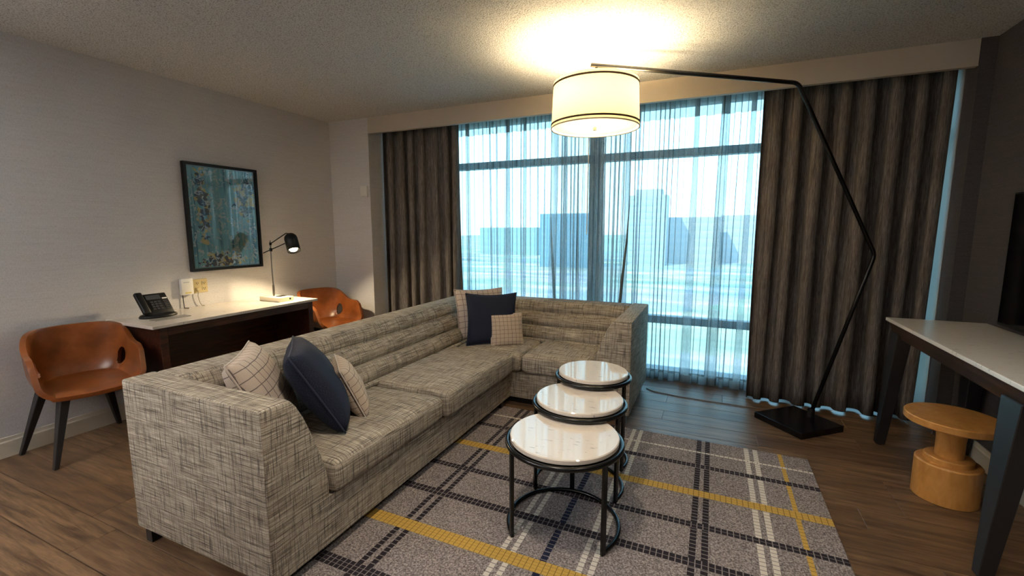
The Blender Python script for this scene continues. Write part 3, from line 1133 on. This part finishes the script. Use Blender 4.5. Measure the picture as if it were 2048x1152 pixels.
def m_art():
    t = NT('abstract_floral_print')
    uvn = t.coord('UV')
    vs = t.n('ShaderNodeMapping', {'Vector': uvn, 'Scale': (11, 0.55, 1)}).outputs[0]
    st = t.noise(vs, 1.0, 4, 0.7, 0.2)
    c = t.ramp(st, [(0.30, lin(40, 58, 92)), (0.39, lin(96, 156, 186)), (0.48, lin(176, 232, 240)), (0.57, lin(130, 204, 222)), (0.68, lin(214, 240, 240))])
    # yellow and dark blotches
    sep = t.n('ShaderNodeSeparateXYZ', {0: uvn})
    u, v = sep.outputs['X'], sep.outputs['Y']

    def blob(cu, cv, ru, rv):
        a = t.math('DIVIDE', t.math('SUBTRACT', u, cu), ru)
        b = t.math('DIVIDE', t.math('SUBTRACT', v, cv), rv)
        return t.math('MAXIMUM', t.math('SUBTRACT', 1.0, t.math('ADD', t.math('MULTIPLY', a, a), t.math('MULTIPLY', b, b))), 0.0)
    n1 = t.noise(t.n('ShaderNodeMapping', {'Vector': uvn, 'Scale': (9, 12, 1)}).outputs[0], 1.0, 2, 0.5, 0.8)
    n2 = t.noise(t.n('ShaderNodeMapping', {'Vector': uvn, 'Scale': (9, 12, 1), 'Location': (5, 3, 1)}).outputs[0], 1.0, 2, 0.5, 0.8)
    area = t.math('MAXIMUM', blob(0.85, 0.72, 0.26, 0.24), t.math('MAXIMUM', blob(0.19, 0.62, 0.13, 0.5), blob(0.42, 0.05, 0.5, 0.13)))
    yel = t.math('GREATER_THAN', t.math('ADD', n1, t.math('MULTIPLY', area, 0.30)), 0.70)
    drk = t.math('GREATER_THAN', t.math('ADD', n2, t.math('MULTIPLY', area, 0.30)), 0.72)
    c = t.mix(yel, c, lin(250, 228, 150))
    c = t.mix(t.math('MULTIPLY', drk, 0.85), c, lin(50, 44, 84))
    # white flower scribbles
    w1 = t.noise(t.n('ShaderNodeMapping', {'Vector': uvn, 'Scale': (14, 19, 1)}).outputs[0], 1.0, 3, 0.55, 1.4)
    w2 = t.noise(t.n('ShaderNodeMapping', {'Vector': uvn, 'Scale': (5, 6, 1), 'Location': (2, 7, 0)}).outputs[0], 1.0, 2)
    wh = t.math('GREATER_THAN', t.math('ADD', w1, t.math('MULTIPLY', t.math('SUBTRACT', w2, 0.5), 0.5)), 0.575)
    c = t.mix(t.math('MULTIPLY', wh, 0.9), c, lin(240, 248, 250))
    return t.end(t.pbr(c, 0.6, spec=0.2))


bm = bmesh.new()
for a in ((PY0, PY1, PZ0, PZ0 + fr), (PY0, PY1, PZ1 - fr, PZ1), (PY0, PY0 + fr, PZ0 + fr, PZ1 - fr), (PY1 - fr, PY1, PZ0 + fr, PZ1 - fr)):
    box(bm, XL, XL + 0.036, *a)
obj('frame', bm, M_black, pic)
M_mount = plain('pale_mount', lin(176, 206, 214), 0.7)
obj('mount', B(XL + 0.012, XL + 0.016, PY0 + fr, PY1 - fr, PZ0 + fr, PZ1 - fr), M_mount, pic)
bm = bmesh.new()
uvl = bm.loops.layers.uv.new('UVMap')
e = fr + 0.010
q = [(PY0 + e, PZ0 + e), (PY1 - e, PZ0 + e), (PY1 - e, PZ1 - e), (PY0 + e, PZ1 - e)]
f = bm.faces.new([bm.verts.new((XL + 0.0175, a, b)) for a, b in q])
for lp, uvv in zip(f.loops, ((0, 0), (1, 0), (1, 1), (0, 1))):
    lp[uvl].uv = uvv
obj('print', bm, m_art(), pic)
obj('glazing', B(XL + 0.022, XL + 0.024, PY0 + fr, PY1 - fr, PZ0 + fr, PZ1 - fr), M_picglass, pic)

# ------------------------------------------------------------------ desk lamp
dl = thing('desk_lamp', 'lit black desk lamp on cream base at far end of the desk', 'lamp', (-3.60, 2.83, DZ))
obj('base', RB(-3.735, -3.475, 2.735, 2.885, DZ, DZ + 0.038, 0.004, 2), M_whitebase, dl, angle=40)
obj('switch', lathe([(0, 0), (0.009, 0), (0.008, 0.004), (0, 0.004)], 16, (-3.475, 2.845, DZ + 0.02), M=Matrix.Rotation(PI / 2, 4, 'Y')), M_black, dl)
obj('charging_slot', B(-3.60, -3.55, 2.80, 2.875, DZ + 0.038, DZ + 0.042), M_black, dl)
PX, PYp = -3.645, 2.815
bm = tube([(PX, PYp, DZ + 0.03), (PX, PYp, DZ + 0.14)], 0.010, 12)
tube([(PX, PYp, DZ + 0.13), (PX, PYp, 1.305)], 0.006, 10, bm=bm)
obj('pole', bm, M_steel, dl, smooth=False)
j1, j2 = Vector((PX, PYp, 1.275)), Vector((PX, PYp, 1.222))
hd = Vector((-3.595, 2.985, 1.352))
obj('arm', tube([j1, hd + Vector((-0.012, -0.03, 0.018)), hd + Vector((0, 0, 0.012))], 0.0045, 8), M_blackmetal, dl, smooth=True)
d2 = Vector((-3.585, 2.955, 1.29)) - j2
obj('arm', tube([j2 - d2 * 0.42, j2 + d2], 0.0045, 8), M_blackmetal, dl, smooth=True)
obj('knuckle', lathe([(0, -0.014), (0.012, -0.014), (0.012, 0.014), (0, 0.014)], 14, (PX, PYp, 1.222)), M_blackmetal, dl)
obj('knuckle', lathe([(0, -0.012), (0.010, -0.012), (0.010, 0.012), (0, 0.012)], 14, (PX, PYp, 1.275)), M_blackmetal, dl)
hax = Vector((0.50, -0.22, -0.84)).normalized()
zq = Vector((0, 0, -1)).rotation_difference(hax).to_matrix().to_4x4()
Rh, Lh = 0.057, 0.170
prof = [(0, 0.012), (0.022, 0.010), (0.038, 0.0), (0.052, -0.018), (Rh, -0.04), (Rh, -Lh), (Rh - 0.003, -Lh), (Rh - 0.003, -0.045), (0.03, -0.012), (0, -0.004)]
obj('lamp_shade', lathe(prof, 36, hd, M=zq), M_black, dl, smooth=True)
M_bulb = m_emit('lit_bulb', (1.0, 0.80, 0.48, 1), 14.0)
bp = hd + hax * (Lh - 0.030)
obj('bulb', lathe([(0, 0.040), (0.022, 0.035), (0.034, 0.012), (0.038, -0.005), (0.030, -0.022), (0, -0.026)], 24, bp, M=zq), M_bulb, dl, smooth=True)
sp = lamp('desk_lamp_light', 'SPOT', tuple(hd + hax * (Lh + 0.004)), 23.0, (1.0, 0.78, 0.46), shadow_soft_size=0.035, spot_size=math.radians(179), spot_blend=0.3)
sp.rotation_euler = Vector((0, 0, -1)).rotation_difference(hax).to_euler()
sp.parent = dl
sp.matrix_parent_inverse = Matrix.Translation(dl.location).inverted()

# ------------------------------------------------------------------ tub chairs


def tub_chair(label, loc, rz):
    root = thing('tub_chair', label, 'chair', loc, 'cognac tub chairs beside the desk', rz)
    M0 = Matrix.Translation(loc) @ Matrix.Rotation(rz, 4, 'Z')
    # plan path of the rim: from one arm front round the back to the other arm front
    xf, xs, hw, xb = 0.255, -0.03, 0.250, -0.262
    path = []
    for k in range(36):
        path.append((xf + (xs - xf) * k / 36, -hw, 0))
    for k in range(73):
        a = -PI / 2 - PI * k / 72
        cs, sn_ = math.cos(a), math.sin(a)
        e = 0.80
        path.append((xs + (xs - xb) * math.copysign(abs(cs) ** e, cs), hw * math.copysign(abs(sn_) ** e, sn_), 1))
    for k in range(1, 37):
        path.append((xs + (xf - xs) * k / 36, hw, 0))
    NT_ = 40
    bm = bmesh.new()
    grid = []
    for (px, py, _) in path:
        t = (px - xb) / (xf - xb)          # 0 at the back, 1 at the arm front
        # rim height: high back, dip to the arms, rounded arm front
        H = 0.654 + 0.126 / (1 + math.exp((t - 0.30) * 13))
        if t > 0.86:
            H -= 0.035 * ((t - 0.86) / 0.14) ** 2
        cxm = max(-0.06, min(px, xf))
        line = []
        for j in range(NT_ + 1):
            s = j / NT_
            if s < 0.42:                   # seat pan
                rho = s / 0.42 * 0.76
                z = 0.432 + 0.02 * rho ** 3
            else:
                w_ = (s - 0.42) / 0.58
                rho = 0.76 + 0.17 * math.sin(min(1, w_ * 2.2) * PI / 2) + 0.07 * w_
                zz = w_ ** 1.25
                z = 0.441 + (H - 0.441) * zz
            x = cxm + (px - cxm) * rho
            y = py * rho
            if x > 0.17 and s < 0.42:
                z -= 0.018 * ((x - 0.17) / 0.095) ** 2
            # seat front bows out a little, arm fronts rake back as they rise
            if px > 0.0:
                bow = 0.025 * (1 - abs(y) / hw)
                rake = -0.075 * max(0, (z - 0.46) / 0.17) ** 1.2
                x += (bow + rake) * min(1, max(0, (px - 0.0) / xf))
            line.append(bm.verts.new((x, y, z)))
        grid.append(line)
    for i in range(len(grid) - 1):
        for j in range(NT_):
            bm.faces.new((grid[i][j], grid[i + 1][j], grid[i + 1][j + 1], grid[i][j + 1]))
    bmesh.ops.remove_doubles(bm, verts=bm.verts[:], dist=0.0005)
    # oval hand hole through each side where arm meets back
    hx, hz, ra, rb = -0.130, 0.535, 0.037, 0.062
    dead = []
    for f in bm.faces:
        c = f.calc_center_median()
        if abs(c.y) > 0.18 and c.z > 0.47 and ((c.x - hx) / ra) ** 2 + ((c.z - hz) / rb) ** 2 < 1:
            dead.append(f)
    bmesh.ops.delete(bm, geom=dead, context='FACES')
    for v in bm.verts:
        if v.is_boundary and abs(v.co.y) > 0.18 and abs(v.co.x - hx) < ra * 1.7 and abs(v.co.z - hz) < rb * 1.7 and v.co.z > 0.47:
            dx, dz = (v.co.x - hx) / ra, (v.co.z - hz) / rb
            L = math.hypot(dx, dz)
            if 0.3 < L < 1.7:
                v.co.x, v.co.z = hx + dx / L * ra, hz + dz / L * rb
    bmesh.ops.transform(bm, matrix=M0, verts=bm.verts[:])
    sh = obj('seat_shell', bm, M_leather, root, smooth=True)
    md = sh.modifiers.new('thickness', 'SOLIDIFY')
    md.thickness = 0.028
    md.offset = 0.0
    md.use_even_offset = False
    bv = sh.modifiers.new('soft_edge', 'BEVEL')
    bv.width = 0.010
    bv.segments = 3
    bv.limit_method = 'ANGLE'
    bv.angle_limit = math.radians(55)
    # under-frame and splayed legs; the shell swivels on them
    ML = Matrix.Translation((loc[0] - 0.045, loc[1], 0))
    bm = bmesh.new()
    box(bm, -0.15, 0.17, -0.16, -0.12, 0.375, 0.415)
    box(bm, -0.15, 0.17, 0.12, 0.16, 0.375, 0.415)
    box(bm, -0.03, 0.07, -0.12, 0.12, 0.38, 0.41)
    bmesh.ops.transform(bm, matrix=ML, verts=bm.verts[:])
    obj('under_frame', bm, M_blackwood, root)
    for sx in (-1, 1):
        for sy in (-1, 1):
            bm = bmesh.new()
            taper(bm, (sx * 0.13 + 0.02, sy * 0.155, 0.412), (sx * 0.213, sy * 0.255, 0.0), (0.060, 0.048), (0.028, 0.024))
            bmesh.ops.transform(bm, matrix=ML, verts=bm.verts[:])
            obj('leg', bm, M_blackwood, root)
    return root


ch = tub_chair('cognac leather tub chair at the near end of the desk', (-3.628, 1.420, 0), math.radians(-13))


def copy_tree(o, parent=None, pinv=None):
    c = o.copy()
    COL.objects.link(c)
    if parent is not None:
        c.parent = parent
        c.matrix_parent_inverse = o.matrix_parent_inverse.copy()
    for k in [q for q in bpy.data.objects if q.parent is o]:
        copy_tree(k, c)
    return c


c2 = copy_tree(ch)
c2.location = (-3.635, 3.43, 0)
c2.rotation_euler = (0, 0, math.radians(-12))
c2['label'] = 'cognac leather tub chair beyond the desk, beside the pier wall'

# ------------------------------------------------------------------ arc floor lamp
fl = thing('arc_floor_lamp', 'lit arc floor lamp with cream drum shade and bent black pole', 'lamp', (0.66, 3.66, 0))
LA = math.radians(208)
ld = Vector((math.cos(LA), math.sin(LA), 0))
lb = Vector((0.735, 3.82, 0))
# weighted base, turned square
bm = RB(-0.195, 0.195, -0.195, 0.195, 0.0, 0.045, 0.004, 2)
bmesh.ops.transform(bm, matrix=Matrix.Translation((0.628, 3.668, 0)) @ Matrix.Rotation(math.radians(42), 4, 'Z'), verts=bm.verts[:])
obj('base', bm, M_blackmetal, fl)
P0 = lb + Vector((0, 0, 0.045))
P1 = lb - ld * 0.375 + Vector((0, 0, 1.222))
P2 = lb + ld * 0.30 + Vector((0, 0, 2.382))
P3 = lb + ld * 1.72 + Vector((0, 0, 2.463))


def bent(pts, rad=0.05, k=5):
    out = [pts[0]]
    for a, b, c in zip(pts, pts[1:], pts[2:]):
        u, w = (a - b).normalized(), (c - b).normalized()
        for i in range(k + 1):
            s = i / k
            p = (b + u * rad) * (1 - s) ** 2 + b * 2 * s * (1 - s) + (b + w * rad) * s ** 2
            out.append(p)
    out.append(pts[-1])
    return out


obj('pole', tube(bent([P0, P1, P2, P3], 0.04), 0.0135, 14), M_blackmetal, fl, smooth=True)
obj('collar', lathe([(0, 0.045), (0.024, 0.045), (0.024, 0.075), (0.018, 0.08), (0, 0.08)], 20, (lb.x, lb.y, 0)), M_blackmetal, fl)
sc = lb + ld * 1.685
SHX, SHY = sc.x, sc.y
SR, SZ0, SZ1 = 0.286, 2.066, 2.352
obj('stem', tube([(SHX, SHY, 2.455), (SHX, SHY, 2.28)], 0.008, 10), M_blackmetal, fl)
bm = bmesh.new()
for k in range(3):
    a = 2 * PI * k / 3 + 0.4
    tube([(SHX, SHY, 2.345), (SHX + (SR - 0.012) * math.cos(a), SHY + (SR - 0.012) * math.sin(a), SZ1 - 0.015)], 0.003, 6, bm=bm)
obj('spider', bm, M_blackmetal, fl)
bm = lathe([(SR, SZ0), (SR - 0.012, SZ1)], 72, (SHX, SHY, 0))
shd = obj('lamp_shade', bm, M_shade, fl, smooth=True)


def band(z, r):
    bm = lathe([(r, z - 0.0055), (r + 0.003, z - 0.0055), (r + 0.003, z + 0.0055), (r, z + 0.0055), (r, z - 0.0055)], 72, (SHX, SHY, 0))
    obj('shade_band', bm, M_band, fl, smooth=False)


band(SZ0 + 0.022, SR)
band(SZ1 - 0.022, SR - 0.0105)
rimm = [(SHX + SR * math.cos(2 * PI * k / 72), SHY + SR * math.sin(2 * PI * k / 72), SZ0) for k in range(72)]
obj('shade_rim', tube(rimm, 0.004, 6, closed=True), M_piping_cream, fl, smooth=True)
bm = lathe([(0, SZ0 + 0.010), (SR - 0.012, SZ0 + 0.010)], 72, (SHX, SHY, 0))
obj('diffuser', bm, M_diffuser, fl)
obj('finial', lathe([(0, SZ0 - 0.016), (0.012, SZ0 - 0.014), (0.012, SZ0 + 0.008), (0, SZ0 + 0.008)], 16, (SHX, SHY, 0)), M_steel, fl, smooth=False)
for k, (dx, dy) in enumerate(((0.09, 0.0), (-0.045, 0.078), (-0.045, -0.078))):
    obj('socket', tube([(SHX, SHY, 2.29), (SHX + dx, SHY + dy, 2.28)], 0.010, 8), M_blackmetal, fl)
    bl = lamp('arc_lamp_bulb', 'POINT', (SHX + dx * 1.1, SHY + dy * 1.1, 2.25), 11.5, (1.0, 0.78, 0.48), shadow_soft_size=0.045)
    bl.parent = fl
    bl.matrix_parent_inverse = Matrix.Translation(fl.location).inverted()
cordp = [(0.80, 3.90, 0.010), (0.66, 3.93, 0.005), (0.47, 3.89, 0.005), (0.27, 3.87, 0.005), (0.00, 3.88, 0.005), (-0.20, 3.89, 0.005), (-0.40, 3.93, 0.005), (-0.47, 3.98, 0.005)]
M_lampcord = plain('taupe_cord', lin(120, 104, 90), 0.6)
obj('power_cord', tube(cordp, 0.004, 6), M_lampcord, fl, smooth=True)

# ------------------------------------------------------------------ console table on the right
ct = thing('console_table', 'white topped console table with dark tapered legs against right wall', 'table', (1.28, 2.85, 0))
TX0, TX1, TY0, TY1, TZ = 1.04, 1.525, 2.02, 3.56, 0.845
obj('tabletop', RB(TX0, TX1, TY0, TY1, TZ - 0.020, TZ, 0.003, 2), M_quartz3, ct)
apz0, apz1 = TZ - 0.112, TZ - 0.0205
front = [(TX0 + 0.010, apz1), (TX0 + 0.045, apz0), (TX0 + 0.075, apz0), (TX0 + 0.075, apz1)]
obj('apron', prism(front, 1, TY0 + 0.05, TY1 - 0.02), M_walnut2, ct)
obj('apron', B(TX1 - 0.05, TX1 - 0.02, TY0 + 0.05, TY1 - 0.05, apz0, apz1), M_walnut2, ct)
obj('apron', B(TX0 + 0.08, TX1 - 0.052, TY1 - 0.05, TY1 - 0.025, apz0, apz1), M_walnut2, ct)
obj('apron', B(TX0 + 0.08, TX1 - 0.052, TY0 + 0.06, TY0 + 0.085, apz0, apz1), M_walnut2, ct)
for lx, fx, ly, fy in ((TX0 + 0.06, TX0 + 0.032, 3.47, 3.545), (TX1 - 0.07, TX1 - 0.05, 3.47, 3.53), (TX0 + 0.06, TX0 + 0.032, 2.255, 2.29), (TX1 - 0.07, TX1 - 0.05, 2.25, 2.29)):
    bm = bmesh.new()
    taper(bm, (lx, ly, apz0 + 0.03), (fx, fy, 0.006), (0.075, 0.135), (0.05, 0.05))
    obj('leg', bm, M_blackwood, ct)
    obj('foot_pad', lathe([(0, 0), (0.018, 0), (0.018, 0.006), (0, 0.006)], 16, (fx, fy, 0)), M_black, ct)
tag(obj('cable_grommet', lathe([(0, TZ), (0.036, TZ), (0.036, TZ + 0.004), (0.030, TZ + 0.006), (0, TZ + 0.006)], 32, (1.315, 2.66, 0)), M_black), 'small black disc lying on the white console table top', 'grommet')

tv = thing('television', 'large flat black television on the right wall above the console', 'television', (1.49, 2.6, 0.87))
obj('casing', RB(1.478, 1.518, 2.12, 3.36, 0.872, 1.60, 0.004, 2), M_black, tv)
M_screen = plain('dark_screen', lin(10, 10, 12), 0.08)
obj('screen', B(1.4765, 1.478, 2.132, 3.348, 0.892, 1.588), M_screen, tv)
obj('wall_mount', B(1.518, XR, 2.5, 3.0, 1.0, 1.4), M_black, tv)

# ------------------------------------------------------------------ turned oak stool
st = thing('turned_stool', 'honey coloured turned wooden stool under the console table', 'stool', (1.18, 2.945, 0))
sx, sy = 1.185, 2.945
obj('base', lathe([(0, 0), (0.130, 0), (0.134, 0.004), (0.134, 0.196), (0.128, 0.203), (0, 0.203)], 64, (sx, sy, 0)), M_oak, st, angle=35)
obj('step', lathe([(0, 0.203), (0.100, 0.203), (0.100, 0.226), (0.095, 0.231), (0, 0.231)], 64, (sx, sy, 0)), M_oak, st, angle=35)
obj('neck', lathe([(0, 0.231), (0.058, 0.231), (0.058, 0.32), (0.062, 0.36), (0.08, 0.39), (0.12, 0.407), (0, 0.407)], 64, (sx, sy, 0)), M_oak, st, angle=35)
obj('seat', lathe([(0, 0.407), (0.192, 0.407), (0.197, 0.412), (0.197, 0.440), (0.192, 0.445), (0, 0.445)], 72, (sx, sy, 0)), M_oak, st, angle=35)
